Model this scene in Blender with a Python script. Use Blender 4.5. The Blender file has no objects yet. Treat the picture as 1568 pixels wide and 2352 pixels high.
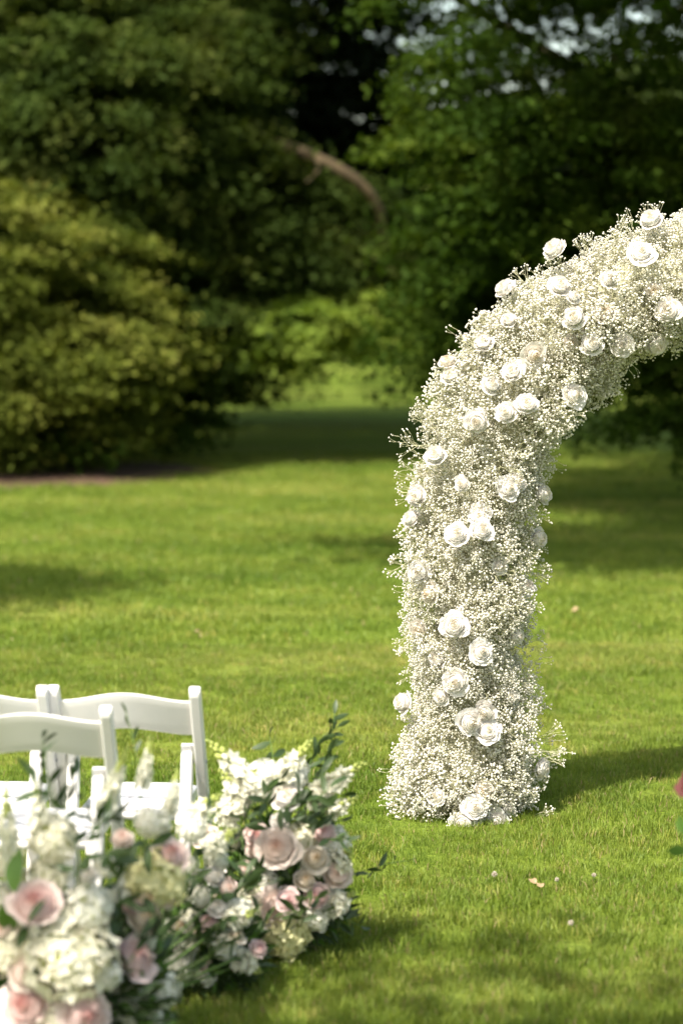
import bpy, bmesh, math, random
import numpy as np
from mathutils import Vector, Matrix, Quaternion, noise
from math import sin, cos, pi, radians, sqrt, exp

random.seed(7)
RNG = np.random.default_rng(7)
SC = bpy.context.scene
COL = SC.collection

# ------------------------------------------------------------------ camera
CAM_H, FPX, PITCH = 1.846, 5553.0, math.atan(476 / 5553.0)
cd = bpy.data.cameras.new('camera')
cam = bpy.data.objects.new('camera', cd)
COL.objects.link(cam)
cam.location = (0, 0, CAM_H)
cam.rotation_euler = (pi / 2 - PITCH, 0, 0)
cd.sensor_fit = 'HORIZONTAL'
cd.sensor_width = 24.0
cd.lens = 85.0
cd.clip_start = 0.1
cd.clip_end = 2000
cd.dof.use_dof = True
cd.dof.focus_distance = 8.5
cd.dof.aperture_fstop = 1.9
SC.camera = cam

# ------------------------------------------------------------------ light
LX, LY = 0.38, 0.58                    # shadow offset per metre of height
elev = math.atan(1 / math.hypot(LX, LY))
w = bpy.data.worlds.new('World')
SC.world = w
w.use_nodes = True
nt = w.node_tree
bg = nt.nodes['Background']
sky = nt.nodes.new('ShaderNodeTexSky')
sky.sky_type = 'NISHITA'
sky.sun_disc = False
sky.sun_elevation = elev
sky.sun_rotation = math.atan2(-LX, -LY)
sky.dust_density = 2.5
sky.air_density = 1.0
wm = nt.nodes.new('ShaderNodeMix')
wm.data_type = 'RGBA'
wm.blend_type = 'MULTIPLY'
wm.inputs[0].default_value = 1.0
nt.links.new(sky.outputs[0], wm.inputs[6])
wm.inputs[7].default_value = (1.10, 1.0, .80, 1)      # the photograph's warm white balance
nt.links.new(wm.outputs[2], bg.inputs[0])
bg.inputs[1].default_value = 0.15
sd = bpy.data.lights.new('sun', 'SUN')
sd.energy = 4.1
sd.angle = radians(0.6)
sd.color = (1.0, 0.94, 0.84)
sun = bpy.data.objects.new('sun', sd)
COL.objects.link(sun)
sun.rotation_euler = Vector((LX, LY, -1)).to_track_quat('-Z', 'Y').to_euler()
sun.location = (-6, -8, 16)
vs = SC.view_settings
vs.view_transform = 'Standard'
vs.look = 'None'
vs.exposure = 1.16
vs.gamma = 1.0
vs.use_curve_mapping = False
cy = SC.cycles
cy.max_bounces = 7
cy.diffuse_bounces = 4
cy.transmission_bounces = 4
cy.glossy_bounces = 2
cy.sample_clamp_indirect = 6.0
cy.use_denoising = True


# ------------------------------------------------------------------ helpers
def P(px, py, d):
    """point at depth d (metres along +Y) on the sight line through (px, py) of a 1568 x 2352 picture"""
    a, b = (px - 784) / FPX, (1176 - py) / FPX
    v = Vector((a, cos(PITCH) + b * sin(PITCH), -sin(PITCH) + b * cos(PITCH)))
    v *= d / v.y
    return Vector((v.x, v.y, v.z + CAM_H))


def smooth(a, b, x):
    t = min(1, max(0, (x - a) / (b - a)))
    return t * t * (3 - 2 * t)


def zg(x, y):
    h = 9.5 * smooth(48, 150, y) * (1 + 0.006 * x)
    h += 0.05 * (sin(x * .35 + 1) * sin(y * .22)) * smooth(11, 18, y)
    return h


def tag(o, label=None, cat=None, group=None, kind=None):
    for k, v in (('label', label), ('category', cat), ('group', group), ('kind', kind)):
        if v:
            o[k] = v
    return o


def link(o, parent=None):
    COL.objects.link(o)
    if parent is not None:
        o.parent = parent
    return o


def thing(name, label, cat, loc=(0, 0, 0), group=None):
    o = bpy.data.objects.new(name, None)
    o.empty_display_size = .1
    o.location = loc
    link(o)
    return tag(o, label, cat, group)


def mesh_np(name, V, F, mats, mi=None, smooth_=False):
    """V (n,3), F (m,k) with constant k"""
    V = np.asarray(V, dtype=np.float32)
    F = np.asarray(F, dtype=np.int32)
    me = bpy.data.meshes.new(name)
    k = F.shape[1]
    me.vertices.add(len(V))
    me.vertices.foreach_set('co', V.ravel())
    me.loops.add(F.size)
    me.loops.foreach_set('vertex_index', F.ravel())
    me.polygons.add(len(F))
    me.polygons.foreach_set('loop_start', np.arange(0, F.size, k, dtype=np.int32))
    me.polygons.foreach_set('loop_total', np.full(len(F), k, dtype=np.int32))
    if mi is not None:
        me.polygons.foreach_set('material_index', np.asarray(mi, dtype=np.int32))
    if smooth_:
        me.polygons.foreach_set('use_smooth', np.ones(len(F), dtype=bool))
    for m in (mats if isinstance(mats, (list, tuple)) else [mats]):
        me.materials.append(m)
    me.update(calc_edges=True)
    me.validate()
    return me


class MB:
    """collects quads / triangles with per-face material"""
    def __init__(s):
        s.v, s.f, s.m = [], [], []

    def add(s, vs_, fs, m=0):
        o = len(s.v)
        s.v.extend([tuple(x) for x in vs_])
        s.f.extend([tuple(i + o for i in f) for f in fs])
        s.m.extend([m] * len(fs))

    def grid(s, pts, nu, nv, m=0, closed=False):
        fs = []
        for j in range(nv - 1):
            for i in range(nu if closed else nu - 1):
                a, b = j * nu + i, j * nu + (i + 1) % nu
                fs.append((a, b, b + nu, a + nu))
        s.add(pts, fs, m)

    def tube(s, pts, rad, n=6, m=0, cap=True):
        pts = [Vector(p) for p in pts]
        if not isinstance(rad, (list, tuple)):
            rad = [rad] * len(pts)
        out = []
        up = Vector((0.13, 0.21, 0.97))
        for i, p in enumerate(pts):
            t = (pts[min(i + 1, len(pts) - 1)] - pts[max(i - 1, 0)])
            t = t.normalized() if t.length > 1e-9 else Vector((0, 0, 1))
            a = t.cross(up)
            if a.length < .05:
                a = t.cross(Vector((1, 0, 0)))
            a.normalize()
            b = t.cross(a)
            for k in range(n):
                q = 2 * pi * k / n
                out.append(p + (a * cos(q) + b * sin(q)) * rad[i])
        s.grid(out, n, len(pts), m, closed=True)
        if cap:
            o = len(s.v) - len(out)
            s.f.append(tuple(o + k for k in range(n))[::-1]); s.m.append(m)
            o2 = o + (len(pts) - 1) * n
            s.f.append(tuple(o2 + k for k in range(n))); s.m.append(m)

    def mesh(s, name, mats, smooth_=True):
        me = bpy.data.meshes.new(name)
        me.from_pydata(s.v, [], s.f)
        me.polygons.foreach_set('material_index', s.m)
        if smooth_:
            me.polygons.foreach_set('use_smooth', [True] * len(s.f))
        for m in (mats if isinstance(mats, (list, tuple)) else [mats]):
            me.materials.append(m)
        me.update()
        return me

    def build(s, name, mats, parent=None, smooth_=True):
        return link(bpy.data.objects.new(name, s.mesh(name, mats, smooth_)), parent)


def gn_scatter(obj, variants, rot, scl, vid):
    """obj is a vertex-only mesh; instance one of the variant meshes on each vertex (used for grass and tiny blossom only)"""
    me = obj.data
    a = me.attributes.new('rot', 'FLOAT_VECTOR', 'POINT'); a.data.foreach_set('vector', np.asarray(rot, dtype=np.float32).ravel())
    a = me.attributes.new('scl', 'FLOAT', 'POINT'); a.data.foreach_set('value', np.asarray(scl, dtype=np.float32).ravel())
    a = me.attributes.new('vid', 'INT', 'POINT'); a.data.foreach_set('value', np.asarray(vid, dtype=np.int32).ravel())
    coll = bpy.data.collections.new(obj.name + '_sources')
    for i, m in enumerate(variants):
        coll.objects.link(bpy.data.objects.new('%s_source_%02d' % (obj.name, i), m))
    g = bpy.data.node_groups.new(obj.name + '_scatter', 'GeometryNodeTree')
    g.interface.new_socket('Geometry', in_out='INPUT', socket_type='NodeSocketGeometry')
    g.interface.new_socket('Geometry', in_out='OUTPUT', socket_type='NodeSocketGeometry')
    N, L = g.nodes, g.links
    gi, go = N.new('NodeGroupInput'), N.new('NodeGroupOutput')
    m2p = N.new('GeometryNodeMeshToPoints')
    iop = N.new('GeometryNodeInstanceOnPoints')
    ci = N.new('GeometryNodeCollectionInfo')
    ci.inputs['Collection'].default_value = coll
    ci.inputs['Separate Children'].default_value = True
    ci.inputs['Reset Children'].default_value = True

    def attr(nm, t):
        n = N.new('GeometryNodeInputNamedAttribute'); n.data_type = t
        n.inputs['Name'].default_value = nm
        return n.outputs['Attribute']
    L.new(gi.outputs[0], m2p.inputs['Mesh'])
    L.new(m2p.outputs[0], iop.inputs['Points'])
    L.new(ci.outputs[0], iop.inputs['Instance'])
    iop.inputs['Pick Instance'].default_value = True
    L.new(attr('vid', 'INT'), iop.inputs['Instance Index'])
    e2r = N.new('FunctionNodeEulerToRotation')
    L.new(attr('rot', 'FLOAT_VECTOR'), e2r.inputs[0])
    L.new(e2r.outputs[0], iop.inputs['Rotation'])
    L.new(attr('scl', 'FLOAT'), iop.inputs['Scale'])
    L.new(iop.outputs[0], go.inputs[0])
    md = obj.modifiers.new('scatter', 'NODES')
    md.node_group = g


# ------------------------------------------------------------------ materials
def mat(name):
    m = bpy.data.materials.new(name)
    m.use_nodes = True
    m.node_tree.nodes.clear()
    out = m.node_tree.nodes.new('ShaderNodeOutputMaterial')
    return m, m.node_tree, out


def nd(t, typ, **kw):
    n = t.nodes.new(typ)
    for k, v in kw.items():
        if k in n.inputs:
            n.inputs[k].default_value = v
        else:
            setattr(n, k, v)
    return n


def ramp(t, fac, stops):
    r = t.nodes.new('ShaderNodeValToRGB')
    e = r.color_ramp.elements
    while len(e) < len(stops):
        e.new(0.5)
    for i, (p, c) in enumerate(stops):
        e[i].position = p
        e[i].color = (*c, 1)
    t.links.new(fac, r.inputs[0])
    return r.outputs[0]


def mixc(t, fac, a, b, mode='MIX'):
    n = t.nodes.new('ShaderNodeMix')
    n.data_type = 'RGBA'
    n.blend_type = mode
    if isinstance(fac, (int, float)):
        n.inputs[0].default_value = fac
    else:
        t.links.new(fac, n.inputs[0])
    for s, v in ((n.inputs[6], a), (n.inputs[7], b)):
        if isinstance(v, tuple):
            s.default_value = (*v, 1)
        else:
            t.links.new(v, s)
    return n.outputs[2]


def noise_fac(t, scale, detail=3, coord='geo', rough=.55, stretch=None):
    if coord == 'geo':
        c = t.nodes.new('ShaderNodeNewGeometry').outputs['Position']
    else:
        c = t.nodes.new('ShaderNodeTexCoord').outputs['Object']
    if stretch:
        mp = t.nodes.new('ShaderNodeMapping')
        mp.inputs['Scale'].default_value = stretch[:3]
        if len(stretch) > 3:
            mp.inputs['Rotation'].default_value = (0, 0, stretch[3])
        t.links.new(c, mp.inputs[0])
        c = mp.outputs[0]
    n = nd(t, 'ShaderNodeTexNoise', Scale=scale, Detail=detail, Roughness=rough)
    t.links.new(c, n.inputs['Vector'])
    return n.outputs['Fac']


def leafy(t, out, color, trans=.35, rough=.55, spec=.3, tcol=None):
    """thin sheet: principled + translucent"""
    p = nd(t, 'ShaderNodeBsdfPrincipled', Roughness=rough)
    p.inputs['Specular IOR Level'].default_value = spec
    tr = t.nodes.new('ShaderNodeBsdfTranslucent')
    if isinstance(color, tuple):
        p.inputs['Base Color'].default_value = (*color, 1)
        tr.inputs[0].default_value = (*(tcol or color), 1)
    else:
        t.links.new(color, p.inputs['Base Color'])
        if tcol is not None:
            t.links.new(mixc(t, 1.0, color, tcol, 'MULTIPLY'), tr.inputs[0])
        else:
            t.links.new(color, tr.inputs[0])
    mx = t.nodes.new('ShaderNodeMixShader')
    mx.inputs[0].default_value = trans
    t.links.new(p.outputs[0], mx.inputs[1])
    t.links.new(tr.outputs[0], mx.inputs[2])
    t.links.new(mx.outputs[0], out.inputs[0])
    return p


def rand_out(t):
    return t.nodes.new('ShaderNodeObjectInfo').outputs['Random']


def lawn_color(t, gain=1.0):
    """yellow / deep green patches of a mown lawn, shared by ground sheet and blades"""
    big = noise_fac(t, .42, 3, stretch=(.55, 1.9, 1, .18))
    mid = noise_fac(t, 2.6, 4, stretch=(1, 1.3, 1))
    g = gain
    a = ramp(t, big, [(.32, (.120 * g, .188 * g, .024 * g)), (.50, (.166 * g, .228 * g, .034 * g)), (.67, (.218 * g, .264 * g, .054 * g))])
    b = ramp(t, mid, [(.3, (.86, .90, .8)), (.5, (1, 1, 1)), (.72, (1.12, 1.07, 1.15))])
    return mixc(t, 1.0, a, b, 'MULTIPLY')


M = {}
m, t, o = mat('lawn_ground')
fine = noise_fac(t, 28, 5, rough=.7)
c = mixc(t, 1.0, lawn_color(t, .85), ramp(t, fine, [(.3, (.6, .62, .6)), (.7, (1.3, 1.28, 1.2))]), 'MULTIPLY')
p = nd(t, 'ShaderNodeBsdfPrincipled', Roughness=.95)
p.inputs['Specular IOR Level'].default_value = .05
t.links.new(c, p.inputs['Base Color'])
bp = nd(t, 'ShaderNodeBump', Strength=.7, Distance=.04)
t.links.new(noise_fac(t, 45, 4), bp.inputs['Height'])
t.links.new(bp.outputs[0], p.inputs['Normal'])
t.links.new(p.outputs[0], o.inputs[0])
M['ground'] = m

m, t, o = mat('grass_blade')
r = rand_out(t)
v = ramp(t, r, [(0, (.72, .8, .7)), (.5, (1, 1, 1)), (.9, (1.25, 1.18, 1.1)), (1, (1.9, 1.35, 2.2))])
leafy(t, o, mixc(t, 1.0, lawn_color(t, 1.10), v, 'MULTIPLY'), .38, .5, .25, (1.15, 1.1, .6))
M['blade'] = m
m, t, o = mat('dry_grass')
leafy(t, o, (.34, .27, .13), .3)
M['dry'] = m

m, t, o = mat('mulch')
f = noise_fac(t, 30, 4)
p = nd(t, 'ShaderNodeBsdfPrincipled', Roughness=.95)
t.links.new(ramp(t, f, [(.3, (.03, .017, .010)), (.7, (.13, .07, .04))]), p.inputs['Base Color'])
t.links.new(p.outputs[0], o.inputs[0])
M['mulch'] = m


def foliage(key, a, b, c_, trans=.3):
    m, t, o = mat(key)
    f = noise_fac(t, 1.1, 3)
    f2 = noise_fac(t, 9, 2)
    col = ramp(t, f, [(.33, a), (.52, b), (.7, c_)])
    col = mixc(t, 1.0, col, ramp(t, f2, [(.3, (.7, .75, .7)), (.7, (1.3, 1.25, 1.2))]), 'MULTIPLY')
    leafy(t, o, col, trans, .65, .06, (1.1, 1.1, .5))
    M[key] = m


foliage('shrub_leaf', (.060, .085, .014), (.118, .145, .025), (.185, .190, .045))
foliage('maple_leaf', (.026, .046, .009), (.043, .068, .013), (.078, .095, .022))
foliage('beech_leaf', (.022, .046, .006), (.037, .070, .008), (.073, .105, .014), .35)
foliage('dark_leaf', (.006, .011, .004), (.010, .018, .005), (.016, .024, .007), .15)  # near-black leaf colour carries the deep shade under the trees
foliage('far_leaf', (.04, .06, .02), (.06, .09, .025), (.08, .10, .03))
foliage('bright_leaf', (.12, .19, .03), (.17, .24, .04), (.2, .25, .05), .4)

m, t, o = mat('bark')
p = nd(t, 'ShaderNodeBsdfPrincipled', Roughness=.9)
t.links.new(ramp(t, noise_fac(t, 6, 5, 'obj', stretch=(1, 1, .25)), [(.3, (.04, .029, .014)), (.7, (.125, .088, .042))]), p.inputs['Base Color'])
bp = nd(t, 'ShaderNodeBump', Strength=.8, Distance=.03)
t.links.new(noise_fac(t, 22, 4, 'obj', stretch=(1, 1, .2)), bp.inputs['Height'])
t.links.new(bp.outputs[0], p.inputs['Normal'])
t.links.new(p.outputs[0], o.inputs[0])
M['bark'] = m


def petal_mat(key, cin, cout, trans=.30, rad=.05):
    """colour runs from the heart (cin) to the rim (cout) by distance from the flower's axis"""
    m, t, o = mat(key)
    at = t.nodes.new('ShaderNodeAttribute')
    at.attribute_name = 'rim'
    f = t.nodes.new('ShaderNodeMath'); f.operation = 'ADD'
    t.links.new(at.outputs['Fac'], f.inputs[0])
    n = t.nodes.new('ShaderNodeMath'); n.operation = 'MULTIPLY_ADD'
    t.links.new(noise_fac(t, 40, 3, 'obj'), n.inputs[0]); n.inputs[1].default_value = .3; n.inputs[2].default_value = -.15
    t.links.new(n.outputs[0], f.inputs[1])
    mid = tuple((a + b * 3) / 4 for a, b in zip(cin, cout))
    col = ramp(t, f.outputs[0], [(.0, cin), (.45, mid), (.9, cout)])
    rr = ramp(t, rand_out(t), [(0, (.94, .94, .93)), (1, (1.03, 1.01, 1.0))])
    p = leafy(t, o, mixc(t, 1.0, col, rr, 'MULTIPLY'), trans, .55, .25)
    bp = nd(t, 'ShaderNodeBump', Strength=.25, Distance=.002)
    t.links.new(noise_fac(t, 90, 3, 'obj', stretch=(1, 1, .3)), bp.inputs['Height'])
    t.links.new(bp.outputs[0], p.inputs['Normal'])
    M[key] = m


petal_mat('white_rose', (.83, .78, .67), (.83, .815, .79))
petal_mat('cream_rose', (.82, .66, .45), (.82, .76, .66))
petal_mat('veiled_rose', (.78, .68, .52), (.80, .77, .71))
petal_mat('pink_rose', (.80, .49, .46), (.85, .72, .69))
petal_mat('blush_rose', (.83, .62, .53), (.86, .77, .71))
petal_mat('wine_rose', (.13, .035, .035), (.22, .075, .07))
petal_mat('dusty_rose', (.74, .50, .49), (.82, .68, .66))


def simple(key, col, rough=.6, trans=None, var=.12, spec=.3, nscale=30):
    m, t, o = mat(key)
    f = noise_fac(t, nscale, 3, 'obj')
    lo = tuple(x * (1 - var) for x in col); hi = tuple(min(.9, x * (1 + var)) for x in col)
    c = ramp(t, f, [(.3, lo), (.7, hi)])
    if trans is None:
        p = nd(t, 'ShaderNodeBsdfPrincipled', Roughness=rough)
        p.inputs['Specular IOR Level'].default_value = spec
        t.links.new(c, p.inputs['Base Color'])
        t.links.new(p.outputs[0], o.inputs[0])
    else:
        leafy(t, o, c, trans, rough, spec)
    M[key] = m


simple('gyp_bud', (.79, .765, .68), .8, .25, .04)
simple('gyp_stem', (.60, .59, .38), .7, .15, .2)
simple('gyp_core', (.40, .39, .28), .95, None, .5, .05, 40)
simple('iron', (.025, .022, .022), .4, None, .2, .5)
simple('hyd_white', (.84, .83, .74), .6, .3, .06)
simple('hyd_cream', (.84, .81, .66), .6, .3, .07)
simple('hyd_yellow', (.80, .77, .44), .6, .3, .08)
simple('stock_white', (.82, .81, .68), .6, .3, .05)
simple('bud_green', (.52, .58, .17), .6, .3, .15)
simple('stem_green', (.12, .2, .05), .6, .1, .2)
simple('ruscus', (.040, .072, .018), .5, .12, .3, .5, 60)
simple('fresh_leaf', (.10, .20, .03), .4, .3, .2, .4, 40)
simple('sepal', (.10, .17, .05), .6, .1, .2)
simple('resin', (.80, .78, .76), .32, None, .015, .5, 8)
simple('vinyl', (.80, .80, .82), .38, None, .02, .5, 14)
simple('steel', (.35, .35, .36), .35, None, .1, .6)
simple('moss', (.05, .07, .025), .95, None, .4, .1, 30)
simple('clover_head', (.62, .56, .48), .8, .2, .2, .2, 300)
simple('dead_leaf', (.42, .30, .18), .8, .2, .25, .2, 60)

# ------------------------------------------------------------------ ground
def ground():
    xs = np.concatenate([np.linspace(-150, -12, 24), np.linspace(-11, 11, 45), np.linspace(12, 150, 24)])
    ys = np.concatenate([np.linspace(-60, 2, 16), np.linspace(3, 40, 75), np.linspace(42, 320, 60)])
    V = [(x, y, zg(x, y)) for y in ys for x in xs]
    nx = len(xs)
    F = [(j * nx + i, j * nx + i + 1, (j + 1) * nx + i + 1, (j + 1) * nx + i) for j in range(len(ys) - 1) for i in range(nx - 1)]
    o = link(bpy.data.objects.new('lawn', mesh_np('lawn', V, F, M['ground'], smooth_=True)))
    tag(o, kind='structure')


ground()

# mulch bed under the shrubs at the left
mb = MB()
pts = []
nr = 9
for j in range(nr):
    rr = j / (nr - 1)
    for i in range(40):
        a = 2 * pi * i / 40
        k = 1 + .07 * sin(3 * a + 1) + .05 * sin(7 * a)
        x = -4.4 + 2.8 * k * rr * cos(a); y = 26.6 + 3.0 * k * rr * sin(a)
        pts.append((x, y, zg(x, y) + .004 + .07 * (1 - rr ** 4)))
mb.grid(pts, 40, nr, closed=True)
tag(mb.build('mulch_bed', M['mulch']), kind='structure')


# ------------------------------------------------------------------ grass
def blade_tuft(n, rad, h, wd, lean, dry=.05):
    mbb = MB()
    for _ in range(n):
        r = rad * sqrt(random.random()); a = random.uniform(0, 2 * pi)
        x, y = r * cos(a), r * sin(a)
        b = random.uniform(0, 2 * pi)
        hh = h * random.uniform(.45, 1.15)
        ww = wd * random.uniform(.6, 1.2)
        l = lean * random.uniform(.2, 1.4) * hh
        c, s = cos(b), sin(b)
        q = random.uniform(0, 2 * pi)
        tx, ty = cos(q) * ww / 2, sin(q) * ww / 2
        v = [(x - tx, y - ty, -.005), (x + tx, y + ty, -.005),
             (x + c * l * .35 + tx * .8, y + s * l * .35 + ty * .8, hh * .6), (x + c * l * .35 - tx * .8, y + s * l * .35 - ty * .8, hh * .6),
             (x + c * l, y + s * l, hh * (1 - .25 * min(1, l / hh)))]
        mbb.add(v, [(0, 1, 2, 3)], 1 if random.random() < dry else 0)
        mbb.f.append(tuple(len(mbb.v) - 5 + k for k in (3, 2, 4))); mbb.m.append(mbb.m[-1])
    return mbb


def scatter_grass(name, x0, x1, y0, y1, dens, variants, smin, smax, spread=0.0):
    n = int((y1 - y0) * dens * 0.5 * ((x1 - x0) + (x1 - x0)))
    X = RNG.uniform(x0, x1, n); Y = RNG.uniform(y0, y1, n)
    hw = 1.1 + Y * (784 / FPX)                          # a metre of margin beyond the sight lines
    k = np.abs(X) < hw
    X, Y = X[k], Y[k]
    Z = np.array([zg(a, b) for a, b in zip(X, Y)])
    # height patches
    ns = np.array([noise.noise((a * 1.1, b * 1.1, 3)) for a, b in zip(X, Y)])
    me = bpy.data.meshes.new(name)
    me.vertices.add(len(X))
    me.vertices.foreach_set('co', np.stack([X, Y, Z], 1).astype(np.float32).ravel())
    o = link(bpy.data.objects.new(name, me))
    rot = np.stack([RNG.normal(0, .10, len(X)), RNG.normal(0, .10, len(X)), RNG.uniform(0, 6.283, len(X))], 1)
    scl = RNG.uniform(smin, smax, len(X)) * (1 + .35 * ns)
    gn_scatter(o, variants, rot, scl, RNG.integers(0, len(variants), len(X)))
    tag(o, kind='stuff')
    return o


near = [blade_tuft(50, .065, .037, .0030, .6).mesh('grass_tuft', [M['blade'], M['dry']]) for _ in range(7)]
midv = [blade_tuft(40, .14, .037, .0075, .55, .03).mesh('grass_tuft_far', [M['blade'], M['dry']]) for _ in range(4)]
scatter_grass('grass', -3.5, 3.5, 3.6, 13.0, 330, near, .7, 1.2)
scatter_grass('far_grass', -6.5, 6.5, 13.0, 30, 75, midv, .8, 1.2)


# ------------------------------------------------------------------ trees
def leaf_cloud(name, blobs, matk, parent, leaf=.11, per=110, csize=.5, seed=1, up=.9, droop=.35, flat=.32):
    """crown made of many flat, drooping sprays of leaf-sized faces; blobs: (cx,cy,cz, rx,ry,rz, sprays, shell)"""
    rg = np.random.default_rng(seed)
    Cs, Os = [], []
    for (cx, cy_, cz, rx, ry, rz, n, shell) in blobs:
        d = rg.normal(size=(n, 3)); d /= np.linalg.norm(d, axis=1)[:, None]
        rr = (shell + (1 - shell) * rg.random(n) ** .6)[:, None]
        # lumpy surface
        lump = np.array([1 + .22 * noise.noise((a[0] * 2.1 + cx, a[1] * 2.1 + cy_, a[2] * 2.1 + cz)) * 2 for a in d])[:, None]
        C = np.array([cx, cy_, cz]) + d * rr * lump * np.array([rx, ry, rz])
        Cs.append(C); Os.append(d)
    C = np.concatenate(Cs); O = np.concatenate(Os)
    k = C[:, 2] > .15
    C, O = C[k], O[k]
    n = len(C)
    sz = csize * rg.uniform(.55, 1.35, n)
    Lp = rg.normal(size=(n, per, 3)) * np.array([.5, .5, .5 * flat])
    # outward elongation and droop
    out = O.copy(); out[:, 2] *= .2
    out /= (np.linalg.norm(out, axis=1)[:, None] + 1e-6)
    along = rg.uniform(-.7, 1.1, (n, per))
    Lp = Lp * .62 + out[:, None, :] * along[:, :, None] * .9
    Lp[:, :, 2] -= droop * np.clip(along, 0, 2) ** 1.5
    Pp = (C[:, None, :] + Lp * sz[:, None, None]).reshape(-1, 3)
    N = len(Pp)
    nrm = rg.normal(size=(N, 3)) * .55; nrm[:, 2] += up
    nrm += np.repeat(O, per, 0) * .35
    nrm /= np.linalg.norm(nrm, axis=1)[:, None]
    ax = np.cross(nrm, rg.normal(size=(N, 3))); ax /= np.linalg.norm(ax, axis=1)[:, None]
    bx = np.cross(nrm, ax)
    L = (leaf * rg.uniform(.6, 1.3, N))[:, None]
    v0 = Pp - ax * L * .5; v2 = Pp + ax * L * .5 - nrm * L * .12
    v1 = Pp - bx * L * .28 + nrm * L * .06; v3 = Pp + bx * L * .28 + nrm * L * .06
    V = np.stack([v0, v1, v2, v3], 1).reshape(-1, 3)
    ok = V[:, 2].reshape(-1, 4).min(1) > .02
    V = V.reshape(-1, 4, 3)[ok].reshape(-1, 3)
    F = np.arange(len(V)).reshape(-1, 4)
    ob = link(bpy.data.objects.new(name, mesh_np(name, V, F, M[matk])), parent)
    return ob, C


def wobble(a, b, n, amp, seed):
    rd = random.Random(seed)
    a, b = Vector(a), Vector(b)
    pts = []
    off = Vector((0, 0, 0))
    for i in range(n + 1):
        t_ = i / n
        if 0 < i < n:
            off += Vector((rd.uniform(-1, 1), rd.uniform(-1, 1), rd.uniform(-.5, .5))) * amp
        pts.append(a.lerp(b, t_) + off * (1 - abs(2 * t_ - 1)))
    return pts


def make_tree(name, label, base, height, tr, blobs, matk, seed, extra=None, limbs=10, **kw):
    root = thing(name, label, 'shrub' if 'shrub' in name else 'tree', base)
    rd = random.Random(seed)
    B = Vector(base)
    mt = MB()
    pts = wobble((0, 0, -.1), (rd.uniform(-.4, .4), rd.uniform(-.4, .4), height), 8, tr * .5, seed)
    rads = [tr * (1.35 if i == 0 else 1) * (1 - .8 * i / 8) for i in range(9)]
    mt.tube(pts, rads, 10)
    mt.build('trunk', M['bark'], root)
    lb = [(bx - B.x, by - B.y, bz - B.z, a, b, c, n, s) for (bx, by, bz, a, b, c, n, s) in blobs]
    cr, C = leaf_cloud('crown', lb, matk, root, seed=seed, **kw)
    for i in range(limbs):
        tgt = Vector(C[rd.randrange(len(C))])
        k = rd.randint(2, 7)
        st = pts[k]
        if tgt.z < st.z * .6:
            st = pts[2]
        lm = MB()
        q = wobble(st, tgt, 6, .12, seed * 31 + i)
        lm.tube(q, [rads[k] * .55 * (1 - .85 * j / 6) + .012 for j in range(7)], 6)
        lm.build('limb', M['bark'], root)
    if extra:
        extra(root, B)
    return root


# bright spreading shrub at the left edge
make_tree('spreading_shrub', 'sunlit yellow green spreading shrub at the left edge above the mulch bed', (-4.4, 27.0, 0), 2.4, .12,
          [(-4.5, 26.6, 1.9, 2.3, 2.0, 1.5, 420, .75), (-3.2, 26.3, 1.25, 1.25, 1.3, 1.0, 170, .7), (-2.75, 26.8, 1.55, .8, 1.0, .6, 60, .7),
           (-4.6, 25.6, .95, 1.6, 1.2, .8, 110, .7)],
          'shrub_leaf', 11, leaf=.082, per=150, csize=.42, droop=.3)
# dark low understorey between shrub and lawn
make_tree('dark_shrub', 'low dark green shrub in deep shade beside the mulch bed', (-2.6, 28.0, 0), 1.2, .06,
          [(-2.7, 28.2, .7, 1.3, 1.2, .75, 130, .5), (-3.6, 25.9, .35, .9, .5, .4, 40, .5)],
          'beech_leaf', 12, leaf=.1, per=90, csize=.4)


# large tree behind the shrub, with the bare arching limb
def arch_limb(root, B):
    pl = [P(585, 322, 29), P(640, 332, 28.6), P(700, 352, 28.4), P(760, 378, 28.3), P(815, 410, 28.3), P(850, 445, 28.4), P(872, 485, 28.5),
          P(880, 530, 28.6), P(883, 590, 28.9), P(880, 660, 29.3)]
    a = MB()
    a.tube([p - B for p in pl], [.06, .07, .07, .07, .066, .062, .058, .05, .045, .035], 9)
    o = a.build('limb', M['bark'], root)
    o['label'] = 'bare brown limb arching over to the right'
    for q0, q1 in ((P(735, 368, 28.3), P(700, 420, 28.0)),):
        a = MB()
        tw = wobble(q0 - B, q1 - B, 5, .05, int(q0.x * 100))
        a.tube(tw, [.03, .026, .02, .016, .012, .006], 6)
        a.build('twig', M['bark'], o)
    a = MB()
    a.tube([p - B for p in (P(255, 330, 31.2), P(225, 200, 29.6), P(200, 110, 28.7), P(208, 30, 28.3), P(225, -80, 28.2))], [.16, .13, .10, .09, .08], 9)
    a.build('limb', M['bark'], root)
    lo, _ = leaf_cloud('hanging_spray', [(-.45 - B.x, 27.9 - B.y, 1.52, .95, .5, .34, 60, .5), (.15 - B.x, 28.4 - B.y, 1.75, .6, .5, .3, 30, .5)],
                       'bright_leaf', root, leaf=.11, per=70, csize=.34, seed=77)
    lo['label'] = 'bright yellow green low hanging sprays'


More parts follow.
